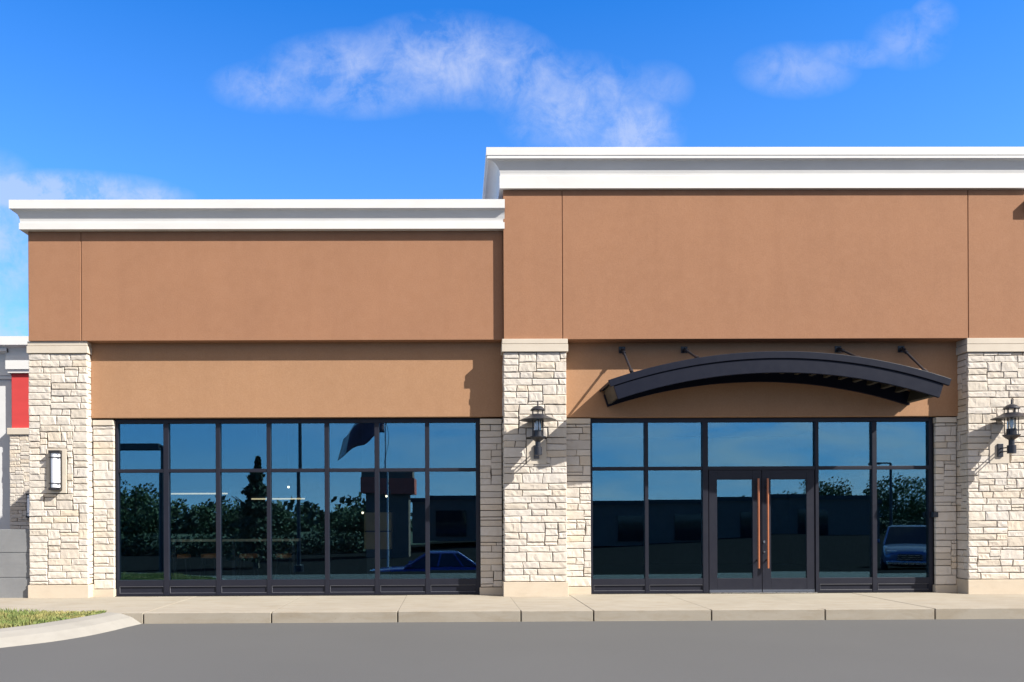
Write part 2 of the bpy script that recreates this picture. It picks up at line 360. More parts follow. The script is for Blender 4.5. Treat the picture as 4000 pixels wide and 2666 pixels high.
# curved kerb round the planted corner
inner = [(-30, -5.75), (-12, -5.70), (-8.4, -5.45), (-6.9, -4.95), (-6.0, -4.38), (-5.52, -3.85), (-5.26, -3.45), (-5.11, -3.05), (-4.98, -2.62), (-4.90, -2.30), (-4.87, -2.106)]
outer = [(-30, -6.35), (-12, -6.28), (-8.1, -5.98), (-6.5, -5.36), (-5.55, -4.60), (-5.10, -4.12), (-4.80, -3.74), (-4.60, -3.30), (-4.49, -2.85), (-4.43, -2.45), (-4.37, -2.109)]
kb = MB()
prof = [(0.0, -0.30), (0.0, 0.008), (0.10, 0.012), (0.42, -0.005), (0.72, -0.055), (1.0, -0.152), (1.0, -0.30)]
def smoothline(p, n=6):
    out_ = []
    for i in range(len(p) - 1):
        p0 = p[max(i - 1, 0)]; p1 = p[i]; p2 = p[i + 1]; p3 = p[min(i + 2, len(p) - 1)]
        for k in range(n):
            t = k / n
            out_.append(tuple(0.5 * (2 * p1[d] + (p2[d] - p0[d]) * t + (2 * p0[d] - 5 * p1[d] + 4 * p2[d] - p3[d]) * t * t + (3 * p1[d] - p0[d] - 3 * p2[d] + p3[d]) * t ** 3) for d in (0, 1)))
    return out_ + [p[-1]]
si, so = smoothline(inner), smoothline(outer)
kv = []
for (ix, iy), (ox, oy) in zip(si, so): kv += [(ix + (ox - ix) * f, iy + (oy - iy) * f, z) for f, z in prof]
n = len(prof)
kb.add(kv, [(i * n + j, (i + 1) * n + j, (i + 1) * n + j + 1, i * n + j + 1) for i in range(len(si) - 1) for j in range(n - 1)] + [tuple(range(n)), tuple(range(len(kv) - 1, len(kv) - n - 1, -1))])
tag(kb.build('kerb', M['curb'], smooth=False), kind='structure')
# grass
gin = [p for p in si if p[0] > -13]
soil = MB()
sp_ = [(x, y) for x, y in si] + [(-4.95, -1.905), (-30, -1.905)]
soil.slab(sp_, -0.25, -0.012); tag(soil.build('grass_soil', M['soil']), kind='structure')
gb = MB()
def in_poly(x, y, poly):
    c = False; j = len(poly) - 1
    for i in range(len(poly)):
        if (poly[i][1] > y) != (poly[j][1] > y) and x < (poly[j][0] - poly[i][0]) * (y - poly[i][1]) / (poly[j][1] - poly[i][1]) + poly[i][0]: c = not c
        j = i
    return c
cnt = 0
while cnt < 17000:
    x = random.uniform(-9.5, -4.85); y = random.uniform(-5.6, -1.9)
    if x < -7.5 and random.random() < 0.6: continue
    if not in_poly(x, y, sp_): continue
    h = random.uniform(0.025, 0.065) * (0.8 + 0.4 * math.sin(x * 3.1 + y * 2)); a = random.uniform(0, 6.28); wd = random.uniform(0.003, 0.007); ln = random.uniform(-0.03, 0.03); l2 = random.uniform(-0.03, 0.03)
    ca, sa = math.cos(a) * wd, math.sin(a) * wd
    gb.add([(x - ca, y - sa, -0.02), (x + ca, y + sa, -0.02), (x + ln * 0.4 + ca * 0.7, y + l2 * 0.4 + sa * 0.7, h * 0.6), (x + ln, y + l2, h)], [(0, 1, 2), (0, 2, 3)]); cnt += 1
tag(gb.build('grass', M['grass']), 'short patchy grass with yellowing tips behind the curved kerb', 'grass', kind='stuff')

# ------------------------------------------------------------------ the shop building
shop = thing('shop_building', (1.2, 0.5, 0), 'tan stucco shop building with white cornices, stone pillars and dark storefront glass', 'building')
TX0, TX1 = 0.785, 9.46           # tall entrance block
WX0 = -7.065                     # low wing's left corner
TY, WY, LY, JY, FY = 0.03, 0.12, 0.30, 0.33, 0.40
TZ, WZ = 4.235, 4.25             # undersides
GX = (1.757, 8.488)
def panels(b, xs, y, z0, z1, depth, gap=0.006):
    for a, c in zip(xs[:-1], xs[1:]): b.box(a + (gap if a != xs[0] else 0), c - (gap if c != xs[-1] else 0), y, y + 0.03, z0, z1)
    b.box(xs[0] + 0.004, xs[-1] - 0.004, y + 0.018, y + depth, z0 + 0.002, z1)
b = MB(); panels(b, [TX0, GX[0], GX[1], TX1], TY, TZ, 6.72, 9.0); b.build('stucco_wall', M['stucco'], shop, bevel=0.006)
b = MB(); panels(b, [WX0, -6.195, TX0 - 0.002], WY, WZ, 6.08, 9.0); b.build('stucco_wall', M['stucco'], shop, bevel=0.006)
b = MB(); panels(b, [TX1 + 0.002, 16.5, 17.4], WY, WZ, 6.08, 9.0); b.build('stucco_wall', M['stucco'], shop, bevel=0.006)
b = MB(); b.box(-6.12, TX0 + 0.1, LY, LY + 0.22, 2.995, WZ + 0.05); b.build('lower_wall', M['stucco_low'], shop, bevel=0.006)
b = MB(); b.box(1.7, 8.52, LY, LY + 0.22, 2.98, TZ + 0.05); b.build('lower_wall', M['stucco_low'], shop, bevel=0.006)
b = MB(); b.box(9.3, 17.4, LY, LY + 0.22, 0.02, WZ + 0.05); b.build('lower_wall', M['stucco_low'], shop, bevel=0.006)
# outer and inner walls of the shop room
b = MB()
b.box(WX0 + 0.02, -6.9, 0.52, 9.0, -0.1, WZ + 0.01); b.box(17.2, 17.38, 0.52, 9.0, -0.1, WZ + 0.01); b.box(WX0 + 0.02, 17.38, 9.0, 9.2, -0.1, 6.0)
b.build('outer_wall', M['stucco'], shop)
b = MB()
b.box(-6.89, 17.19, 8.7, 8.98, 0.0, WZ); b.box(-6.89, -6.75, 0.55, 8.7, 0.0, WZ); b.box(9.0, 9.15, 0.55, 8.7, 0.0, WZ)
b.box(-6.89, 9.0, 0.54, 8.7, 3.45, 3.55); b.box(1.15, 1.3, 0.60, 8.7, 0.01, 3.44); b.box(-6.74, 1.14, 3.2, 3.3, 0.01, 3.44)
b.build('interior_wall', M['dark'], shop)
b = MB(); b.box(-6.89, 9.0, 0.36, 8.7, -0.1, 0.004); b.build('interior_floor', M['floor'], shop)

def cornice(prof, x0, x1, yf, yb, exp0, exp1, base=0.0, k=1.0):
    b = MB(); vs = []
    for o, z in prof:
        l = x0 - (o if exp0 else 0); r_ = x1 + (o if exp1 else 0)
        of = o if o < base else base + (o - base) * k        # the front is less deep than the returns
        vs += [(l, yb, z), (l, yf - of, z), (r_, yf - of, z), (r_, yb, z)]
    n = len(prof)
    fs = [(i * 4 + k, i * 4 + k + 1, (i + 1) * 4 + k + 1, (i + 1) * 4 + k) for i in range(n - 1) for k in range(3)]
    if not exp1: fs += [tuple(i * 4 + 2 for i in range(n)) + (4 * (n - 1) + 3, 3)]
    if not exp0: fs += [tuple(reversed([i * 4 + 1 for i in range(n)] + [4 * (n - 1), 0]))]
    fs += [(0, 3, 2, 1)]
    b.add(vs, fs); return b
def cove(o0, z0, o1, z1, k=10):   # quarter hollow from (o0, z0) at the top to (o1, z1) at the bottom
    return [(o0 - (o0 - o1) * math.cos(R(90 - 90 * i / k)), z1 + (z0 - z1) * math.sin(R(90 - 90 * i / k))) for i in range(k + 1)]
tp = [(0.280, 7.336), (0.280, 7.208), (0.264, 7.205), (0.264, 7.184), (0.272, 7.180), (0.272, 7.156), (0.256, 7.150)] + cove(0.248, 7.143, 0.050, 6.915) + [(0.060, 6.910), (0.060, 6.704), (-0.04, 6.700)]
wp = [(0.220, 6.518), (0.220, 6.376), (0.205, 6.370)] + cove(0.200, 6.363, 0.085, 6.172) + [(0.098, 6.168), (0.098, 6.062), (-0.03, 6.058)]
cornice(tp, TX0, TX1, TY, 9.2, True, True, 0.06, 0.45).build('cornice', M['white'], shop)
cornice(wp, WX0, TX0 + 0.022, WY, 9.25, True, False, 0.098, 0.62).build('cornice', M['white'], shop)
cornice(wp, TX1 - 0.022, 17.4, WY, 9.25, False, True, 0.098, 0.8).build('cornice', M['white'], shop)

# split-face stone laid dry: every stone is a rough block of its own in the pillar's one mesh
def lay(wd, ht, uh=0.054, uw=0.03, holes=()):
    nx, nz = max(2, round(wd / uw)), max(3, round(ht / uh)); uw, uh = wd / nx, ht / nz
    occ = [[False] * nx for _ in range(nz)]; out_ = []
    for x0, x1, z0, z1 in holes:
        for j in range(max(0, round(z0 / uh)), min(nz, round(z1 / uh))):
            for i in range(max(0, round(x0 / uw)), min(nx, round(x1 / uw))): occ[j][i] = True
    for j in range(nz):
        i = 0; crs = random.choices((1, 2, 3), (0.08, 0.70, 0.22))[0]
        while i < nx:
            if occ[j][i]: i += 1; continue
            hh = crs if random.random() < 0.72 else random.choices((1, 2, 3), (0.34, 0.46, 0.20))[0]; hh = min(hh, nz - j)
            ww = random.randint(*((5, 10) if hh == 1 else (6, 16) if hh == 2 else (8, 14)))
            k = i
            while k < nx and k - i < ww and not occ[j][k]: k += 1
            free = k
            while free < nx and not occ[j][free]: free += 1
            if 0 < free - k < 3: k = free if free - i <= ww + 3 else k - 3
            k = max(k, i + 1)
            while hh > 1 and any(occ[j + q][m] for q in range(hh) for m in range(i, k)): hh -= 1
            if hh == 1 and nz - j > 1 and random.random() < 0.5 and not any(occ[j + 1][m] for m in range(i, k)): hh = 2
            for q in range(hh):
                for m in range(i, k): occ[j + q][m] = True
            out_.append((i * uw, k * uw, j * uh, (j + hh) * uh)); i = k
    return out_
def stones(b, wd, ht, place, depth=0.05, gap=0.0042, holes=()):
    jit = {}
    def J(x, z):      # corners shared by neighbours move together, so joints wander
        key = (round(x, 3), round(z, 3))
        if key not in jit:
            ex = x < 0.004 or x > wd - 0.004
            jit[key] = (0 if ex else random.uniform(-0.011, 0.011), random.uniform(-0.004, 0.004) if 0.01 < z < ht - 0.01 else 0)
        return x + jit[key][0], z + jit[key][1]
    for x0, x1, z0, z1 in lay(wd, ht, holes=holes):
        g = gap * random.uniform(0.45, 1.5); ed = 0.0045 * random.uniform(0.6, 1.5); pr = random.uniform(-0.006, 0.006); tx_, tz_ = random.uniform(-0.004, 0.004), random.uniform(-0.003, 0.003)
        c = [J(x0, z0), J(x1, z0), J(x1, z1), J(x0, z1)]
        el = 0.0 if x0 < 0.004 else 1.0; er = 0.0 if x1 > wd - 0.004 else 1.0
        c = [(c[0][0] + g * el, c[0][1] + g), (c[1][0] - g * er, c[1][1] + g), (c[2][0] - g * er, c[2][1] - g), (c[3][0] + g * el, c[3][1] - g)]
        def P(s_, t_, inset, d):
            s_ = min(1, max(0, s_)); lw = max(1e-3, x1 - x0); lh = max(1e-3, z1 - z0)
            s2 = s_ + inset / lw * (1 - 2 * s_); t2 = t_ + inset / lh * (1 - 2 * t_)
            bx = c[0][0] * (1 - s2) * (1 - t2) + c[1][0] * s2 * (1 - t2) + c[2][0] * s2 * t2 + c[3][0] * (1 - s2) * t2
            bz = c[0][1] * (1 - s2) * (1 - t2) + c[1][1] * s2 * (1 - t2) + c[2][1] * s2 * t2 + c[3][1] * (1 - s2) * t2
            return place(bx, bz, d)
        nx_ = max(2, min(6, round((x1 - x0) / 0.06))); nz_ = 2
        vs = []; 
        def ring(inset, d, rough):
            pts = [(i / nx_, 0) for i in range(nx_)] + [(1, i / nz_) for i in range(nz_)] + [(1 - i / nx_, 1) for i in range(nx_)] + [(0, 1 - i / nz_) for i in range(nz_)]
            return [P(s_, t_, inset, d + random.uniform(-rough, rough) + (tx_ * (s_ - 0.5) + tz_ * (t_ - 0.5)) * (1 if d > -0.02 else 0)) for s_, t_ in pts]
        n_ = 2 * (nx_ + nz_)
        vs += ring(0, -depth, 0) + ring(0.0005, pr - ed * 1.1, 0.002) + ring(ed, pr - ed * 0.25, 0.0025) + ring(ed * 2.6, pr + 0.002, 0.0035)
        mid = len(vs); vs += [P((i + 0.5) / nx_, 0.5, 0.01, pr + random.uniform(-0.002, 0.007)) for i in range(nx_)]
        fs = [(k * n_ + i, k * n_ + (i + 1) % n_, (k + 1) * n_ + (i + 1) % n_, (k + 1) * n_ + i) for k in range(3) for i in range(n_)]
        o3 = 3 * n_
        bot = [o3 + i for i in range(nx_ + 1)]; rgt = o3 + nx_ + 1; top = [o3 + nx_ + nz_ + (nx_ - i) for i in range(nx_ + 1)]; lft = o3 + n_ - 1
        for i in range(nx_):
            m_ = mid + i
            seq = [bot[i], bot[i + 1]] + ([rgt] if i == nx_ - 1 else [mid + i + 1]) + [top[i + 1], top[i]] + ([lft] if i == 0 else [])
            fs += [(seq[q], seq[(q + 1) % len(seq)], m_) for q in range(len(seq))]
        # triangles between neighbouring centre points
        b.add(vs, fs)
def masonry(name, parent, x0, x1, yf, yb, z0, z1, sides='', holes=(), cap=None, base=None, capw=0.02, block=None):
    b = MB()
    b.box(x0 + 0.035, x1 - 0.035, yf + 0.035, yb, z0 - 0.02, z1 + 0.02, 1)
    stones(b, x1 - x0, z1 - z0, lambda a, c, d: (x0 + a, yf - d, z0 + c), holes=holes)
    if 'l' in sides: stones(b, yb - yf - 0.05, z1 - z0, lambda a, c, d: (x0 - d, yb - a, z0 + c))
    if 'r' in sides: stones(b, yb - yf - 0.05, z1 - z0, lambda a, c, d: (x1 + d, yf + 0.05 + a, z0 + c))
    o = b.build(name, [M['stone'], M['grout']], parent)
    # normals may be mixed between the three faces
    bm = bmesh.new(); bm.from_mesh(o.data); bmesh.ops.recalc_face_normals(bm, faces=bm.faces); bm.to_mesh(o.data); bm.free()
    if base: 
        q = MB(); q.box(x0 - 0.018, x1 + 0.018 if sides else x1, yf - 0.018, yb, -0.05, z0 - 0.006); q.build('base_block', M['base'], o, bevel=0.006)
    if cap: 
        q = MB()
        for (za, zb, pr) in cap: q.box(x0 - (pr if sides else 0), x1 + (pr if sides else 0), yf - pr, yb, za, zb)
        q.build('capstone', M['cap'], o, bevel=0.005)
    if block:
        q = MB(); q.box(block[0], block[1], yf - 0.012, yf + 0.06, block[2], block[3]); q.build('mounting_block', M['cap'], o, bevel=0.004)
    return o
masonry('stone_pillar', shop, -7.085, -6.122, 0.155, 0.52, 0.217, 4.045, 'lr', [(0.30, 0.62, 1.515, 2.26)], [(4.052, 4.168, 0.022), (4.166, 4.178, 0.006), (4.176, WZ - 0.001, 0.012)], True, block=(-6.790, -6.462, 1.735, 2.475))
masonry('stone_pillar', shop, 0.779, 1.810, 0.0, 0.52, 0.240, 4.018, 'lr', [(0.37, 0.70, 1.93, 2.35)], [(4.024, 4.146, 0.030), (4.144, 4.156, 0.012), (4.154, TZ - 0.001, 0.024)], True, block=(1.152, 1.478, 2.175, 2.585))
masonry('stone_pillar', shop, 8.475, 9.510, 0.03, 0.52, 0.240, 4.000, 'lr', [(0.37, 0.70, 1.91, 2.33)], [(4.006, 4.130, 0.030), (4.128, 4.140, 0.012), (4.138, TZ - 0.001, 0.024)], True, block=(8.83, 9.155, 2.155, 2.565))
for a, c in ((-6.10, -5.757), (0.397, 0.760), (1.829, 2.256), (8.107, 8.456)):
    masonry('stone_jamb', shop, a, c, JY, 0.52, 0.128, 2.868, '', (), [(2.874, 2.962, 0.022)], True)

# storefronts
def pane(parent, x0, x1, z0, z1, y=0.45, name='window_pane', tilt=0.0024):
    cx, cz = (x0 + x1) / 2, (z0 + z1) / 2
    b = MB(); b.box(x0 - cx, x1 - cx, -0.003, 0.003, z0 - cz, z1 - cz)
    o = b.build(name, M['glass']); o.location = (cx, y, cz); o.rotation_euler = (random.uniform(-tilt, tilt), 0, random.uniform(-tilt, tilt))
    o.parent = parent; return o
def storefront(x0, x1, mull, zsill, ztr, zhead, skip=None):
    """mull: list of (left, right) of each mullion; skip: index of the bay that holds the doors"""
    f = MB(); e = [(x0, mull[0][0])]
    edges = [x0 + 0.042] + [q for m_ in mull for q in m_] + [x1 - 0.07]
    bays = [(edges[i], edges[i + 1]) for i in range(0, len(edges), 2)]
    f.box(x0, bays[0][0], FY, FY + 0.12, 0.004, zhead); f.box(bays[-1][1], x1, FY, FY + 0.12, 0.004, zhead)
    for l, r_ in mull: f.box(l, r_, FY - 0.004, FY + 0.12, 0.006, zhead - 0.07)
    f.box(bays[0][0], bays[-1][1], FY + 0.002, FY + 0.12, zhead - 0.072, zhead)
    pn, sp = [], []
    for i, (l, r_) in enumerate(bays):
        f.box(l, r_, FY + 0.003, FY + 0.115, ztr[0], ztr[1])
        pn.append((l, r_, ztr[1] - 0.004, zhead - 0.068))
        if i == skip: continue
        f.box(l, r_, FY + 0.001, FY + 0.115, zsill - 0.105, zsill)          # sill rail
        f.box(l, r_, FY + 0.001, FY + 0.115, 0.005, 0.042)                  # bottom rail
        f.box(l, l + 0.016, FY + 0.004, FY + 0.1, 0.042, zsill - 0.105); f.box(r_ - 0.016, r_, FY + 0.004, FY + 0.1, 0.042, zsill - 0.105)
        f.box(l + 0.012, r_ - 0.012, FY - 0.001, FY + 0.03, 0.044, 0.052, 1); f.box(l + 0.012, r_ - 0.012, FY - 0.001, FY + 0.03, zsill - 0.113, zsill - 0.106, 1); f.box(l + 0.013, l + 0.020, FY - 0.0005, FY + 0.03, 0.0525, zsill - 0.1135, 1)  # thin strips coloured lighter to stand in for sunlit ledges round the panel
        pn.append((l, r_, zsill - 0.004, ztr[0] + 0.004)); sp.append((l + 0.016, r_ - 0.016, 0.040, zsill - 0.103))
    o = f.build('storefront_window', [M['frame'], M['edge_glint']], shop, bevel=0.004)
    for q in pn: pane(o, q[0] - 0.005, q[1] + 0.005, q[2], q[3])
    for q in sp:
        s_ = MB(); s_.box(q[0], q[1], FY + 0.020, FY + 0.06, q[2], q[3]); s_.build('spandrel_panel', M['frame'], o)
    return o
L = storefront(-5.754, 0.394, [(-4.95, -4.865), (-4.07, -3.997), (-3.212, -3.146), (-2.235, -2.162), (-1.39, -1.312), (-0.536, -0.463)], 0.268, (2.084, 2.143), 2.985)
Rw = storefront(2.259, 8.104, [(3.19, 3.249), (4.175, 4.267), (6.093, 6.150), (7.064, 7.142)], 0.250, (2.090, 2.150), 2.975, skip=2)
pb = MB(); pb.box(8.045, 8.125, JY - 0.045, JY + 0.03, 1.27, 1.36); pb.lathe([(0.018, 1.36), (0.018, 1.372)], 8.085, JY - 0.01, 12); pb.build('door_button', M['black'], Rw, bevel=0.008)
def door(x0, x1, gx0, gx1, hx):
    f = MB(); z1 = 2.086; g0, g1 = 0.250, 1.925; y0, y1 = FY + 0.010, FY + 0.058
    f.box(x0, gx0, y0, y1, 0.012, z1); f.box(gx1, x1, y0, y1, 0.012, z1); f.box(gx0, gx1, y0 + 0.0015, y1, 0.012, g0); f.box(gx0, gx1, y0 + 0.0015, y1, g1, z1)
    o = f.build('door', M['frame'], shop, bevel=0.004)
    k = MB(); k.box(x0 + 0.004, x1 - 0.004, y0 - 0.003, y0 + 0.004, 0.016, 0.055); k.build('kick_plate', simple_kick, o)
    pane(o, gx0 - 0.004, gx1 + 0.004, g0 - 0.004, g1 + 0.004, y0 + 0.024, 'door_glass')
    h = MB(); h.tube([(hx, y0 - 0.065, 0.42), (hx, y0 - 0.065, 1.94)], 0.017, 14)
    h.build('door_handle', M['copper'], o, smooth=False)
    for z in (0.56, 1.80):
        h2 = MB(); h2.tube([(hx, y0 + 0.002, z), (hx, y0 - 0.05, z)], 0.012, 10); h2.build('handle_bracket', M['black'], o)
    return o, y0
simple_kick = simple('kick_plate_metal', (0.075, 0.085, 0.11), 0.4, 0.3)
dl, dy = door(4.282, 5.179, 4.421, 5.025, 5.103)
dr, dy = door(5.187, 6.084, 5.336, 5.945, 5.262)
for z, r_ in ((0.865, 0.022), (0.695, 0.014)):
    lk = MB(); lk.tube([(5.222, dy + 0.001, z), (5.222, dy - 0.012, z)], r_, 16); lk.build('lock', M['steel'], dr)
th = MB(); th.box(4.27, 6.09, 0.318, 0.52, 0.0045, 0.0115); th.build('threshold', M['steel'], shop, bevel=0.003)

# ------------------------------------------------------------------ arched entrance canopy
can = thing('entrance_canopy', (5.09, 0.30, 3.4), 'dark steel arched canopy over the glass entrance doors', 'canopy')
CX, CR = 5.092, 8.417; CZ = 3.896 - CR; HA = math.asin(2.7065 / CR)
def arc_band(b, r_out, r_in, y0, y1, ha0, ha1, n=64, m=0):
    vs = []
    for i in range(n + 1):
        a = ha0 + (ha1 - ha0) * i / n; s_, c_ = math.sin(a), math.cos(a)
        vs += [(CX + r_out * s_, y0, CZ + r_out * c_), (CX + r_out * s_, y1, CZ + r_out * c_), (CX + r_in * s_, y1, CZ + r_in * c_), (CX + r_in * s_, y0, CZ + r_in * c_)]
    fs = [(i * 4 + k, i * 4 + (k + 1) % 4, (i + 1) * 4 + (k + 1) % 4, (i + 1) * 4 + k) for i in range(n) for k in range(4)] + [(3, 2, 1, 0), (n * 4, n * 4 + 1, n * 4 + 2, n * 4 + 3)]
    b.add(vs, fs, m)
b = MB(); arc_band(b, CR, CR - 0.112, -0.65, -0.60, -HA, HA); b.build('top_trim', M['canopy'], can, bevel=0.006)
b = MB(); arc_band(b, CR - 0.119, CR - 0.335, -0.632, -0.585, -HA + 0.006, HA - 0.010); arc_band(b, CR - 0.10, CR - 0.14, -0.615, -0.59, -HA + 0.008, HA - 0.012); b.build('fascia', M['canopy'], can, bevel=0.005)
b = MB(); arc_band(b, CR - 0.012, CR - 0.05, -0.599, 0.296, -HA + 0.002, HA - 0.002); b.build('roof_deck', M['canopy'], can)
b = MB(); arc_band(b, CR - 0.12, CR - 0.335, 0.235, 0.298, -HA + 0.006, HA - 0.010); b.build('back_beam', M['canopy'], can)
for k in range(22):
    a = -HA + 0.012 + (2 * HA - 0.026) * k / 21; s_, c_ = math.sin(a), math.cos(a)
    b = MB(); P0 = Vector((CX, 0, CZ)); rad = Vector((s_, 0, c_)); tan = Vector((c_, 0, -s_)); hw = 0.03
    o_, i_ = CR - 0.055, CR - (0.30 if k in (0, 21) else 0.20)
    vs = [tuple(P0 + rad * rr + tan * tt + Vector((0, yy, 0))) for yy in (-0.584, 0.234) for rr, tt in ((o_, -hw), (o_, hw), (i_, hw), (i_, -hw))]
    b.add(vs, [(0, 1, 2, 3), (7, 6, 5, 4)] + [(i, i + 4, (i + 1) % 4 + 4, (i + 1) % 4) for i in range(4)])
    b.build('rib', M['under'], can, bevel=0.004)
for x in (2.79, 3.84, 6.44, 7.51):
    zc = CZ + math.sqrt((CR - 0.01) ** 2 - (x - CX) ** 2); p0, p1 = Vector((x, 0.235, 4.100)), Vector((x, -0.50, zc + 0.02))
    b = MB(); b.tube([p0, p1], 0.019, 12)
    d = (p1 - p0).normalized(); b.tube([p0 + d * 0.02, p0 + d * 0.14], 0.030, 12); b.tube([p1 - d * 0.12, p1 - d * 0.02], 0.030, 12)
    o = b.build('tie_rod', M['black'], can)
    q = MB(); q.box(x - 0.055, x + 0.055, 0.285, 0.2995, 4.055, 4.165); q.box(x - 0.014, x + 0.014, 0.205, 0.286, 4.07, 4.135); q.tube([(x - 0.04, 0.235, 4.102), (x + 0.04, 0.235, 4.102)], 0.016, 10)
    q.build('wall_plate', M['black'], o, bevel=0.004)

# ------------------------------------------------------------------ lanterns and sconces
def lantern(x, dy, label):
    y = -0.272
    t = thing('wall_lantern', (x, dy, 2.38), label, 'wall lamp', 'black lanterns on the stone pillars')
    b = MB(); b.box(x - 0.045, x + 0.045, dy - 0.036, dy - 0.0125, 2.265, 2.485)
    for z in (2.345, 2.405): b.tube([(x, dy - 0.03, z), (x, y + 0.05, z)], 0.010, 10)
    b.build('bracket', M['black'], t, bevel=0.004)
    b = MB(); b.lathe([(0.055, 2.300), (0.066, 2.303), (0.066, 2.432), (0.058, 2.437), (0.043, 2.440), (0.043, 2.52), (0.05, 2.528), (0.09, 2.555), (0.128, 2.592), (0.128, 2.604), (0.075, 2.606), (0.072, 2.70), (0.03, 2.702)], x, y, 28)
    b.build('body', M['black'], t)
    b = MB(); b.lathe([(0.062, 2.704), (0.062, 2.945)], x, y, 24); b.build('glass', M['clear'], t, smooth=False)
    b = MB(); b.lathe([(0.012, 2.70), (0.028, 2.74), (0.034, 2.80), (0.028, 2.86), (0.010, 2.885)], x, y, 16); b.build('bulb', M['frost'], t, smooth=True)
    b = MB()
    for k in range(6):
        a = R(30 + 60 * k); px_, py_ = x + 0.094 * math.cos(a), y + 0.094 * math.sin(a)
        b.tube([(px_, py_, 2.60), (px_, py_, 3.022)], 0.0065, 8)
    b.build('cage', M['black'], t)
    b = MB(); b.lathe([(0.292, 2.864), (0.296, 2.868), (0.235, 2.893), (0.17, 2.922), (0.120, 2.955), (0.110, 2.957), (0.110, 2.953), (0.16, 2.913), (0.225, 2.885)], x, y, 40)
    b.build('shade', M['black'], t)
    b = MB(); b.lathe([(0.118, 3.018), (0.122, 3.030), (0.105, 3.052), (0.075, 3.080), (0.035, 3.098), (0.012, 3.104), (0.010, 3.175), (0.004, 3.18)], x, y, 28)
    b.build('top_cap', M['black'], t)
    return t
lantern(1.312, 0.0, 'black lantern wall lamp on the middle stone pillar, left of the canopy')
lantern(8.995, 0.03, 'black lantern wall lamp on the right stone pillar, right of the canopy')
def sconce(x, y, z0, z1, w_, label, grp):
    t = thing('wall_sconce', (x, y, (z0 + z1) / 2), label, 'wall lamp', grp)
    b = MB(); hw = w_ / 2
    b.box(x - hw, x + hw, y - 0.02, y - 0.001, z0, z1)
    for za, zb in ((z0, z0 + 0.045), (z1 - 0.045, z1)): b.prism([(x - hw - 0.002, za), (x + hw + 0.002, za), (x + hw + 0.002, zb), (x - hw - 0.002, zb)], y - 0.092, y - 0.018)
    for zz in (z0 + 0.115, z1 - 0.115): b.box(x - hw - 0.001, x + hw + 0.001, y - 0.086, y - 0.018, zz - 0.007, zz + 0.007)
    for xx in (x - hw, x + hw - 0.009): b.box(xx, xx + 0.009, y - 0.045, y - 0.017, z0 + 0.04, z1 - 0.04)
    b.build('frame', M['bronze'], t, bevel=0.003)
    g = MB(); n_ = 14; pts = [(x + (hw - 0.010) * math.cos(R(180 - 180 * i / n_)), y - 0.022 - 0.060 * math.sin(R(180 * i / n_))) for i in range(n_ + 1)]
    g.slab(list(reversed(pts)), z0 + 0.044, z1 - 0.044); g.build('diffuser', M['frost'], t)
    return t
sconce(-6.622, 0.143, 1.782, 2.440, 0.185, 'slim bronze sconce with white glass on the left stone pillar', 'slim sconces with white glass')

# ------------------------------------------------------------------ low grey block wall and the red neighbour
lw = MB()
for k, (za, zb) in enumerate(((-0.12, 0.335), (0.345, 0.748), (0.757, 1.138))): lw.box(-16.0, -7.100, 0.20, 0.42, za, zb)
lw.box(-15.98, -7.11, 0.212, 0.41, -0.12, 1.13)
tag(lw.build('block_wall', M['block'], bevel=0.004), 'low grey wall of three plain courses beside the left stone pillar', 'wall')
nb = thing('neighbour_building', (-14, 10, 0), 'neighbouring white and red shop with stone pier beyond the left pillar', 'building')
b = MB(); b.box(-12.640, -9.0, 10.0, 16.0, 3.9, 5.47); b.build('red_wall', M['red'], nb, bevel=0.01)
b = MB(); b.box(-26, -12.641, 10.13, 16.0, -0.1, 5.52); b.build('side_wall', M['greywall'], nb)
b = MB(); b.box(-12.74, -9.0, 9.93, 16.01, 3.712, 3.899); b.build('ledge', M['cap'], nb, bevel=0.01)
masonry('stone_pier', nb, -12.685, -9.0, 9.97, 10.45, -0.1, 3.708, '')
q = MB(); q.box(-12.66, -9.0, 10.4, 16, -0.1, 3.705); q.build('rear_wall', M['greywall'], nb)
np_ = [(0.34, 6.44), (0.34, 6.20), (0.30, 6.19)] + cove(0.28, 6.17, 0.10, 5.93, 8) + [(0.11, 5.92), (0.11, 5.56), (0.07, 5.55), (0.07, 5.46), (-0.03, 5.455)]
cornice(np_, -12.64, -9.0, 10.0, 16.2, True, False).build('cornice', M['white'], nb)
cornice([(o, z - 0.15) for o, z in np_], -26, -12.66, 10.13, 16.1, False, False).build('cornice', M['white'], nb)
sconce(-12.05, 9.93, 1.355, 2.04, 0.24, 'slim bronze sconce on the red shop, half hidden by the left pillar', 'slim sconces with white glass')

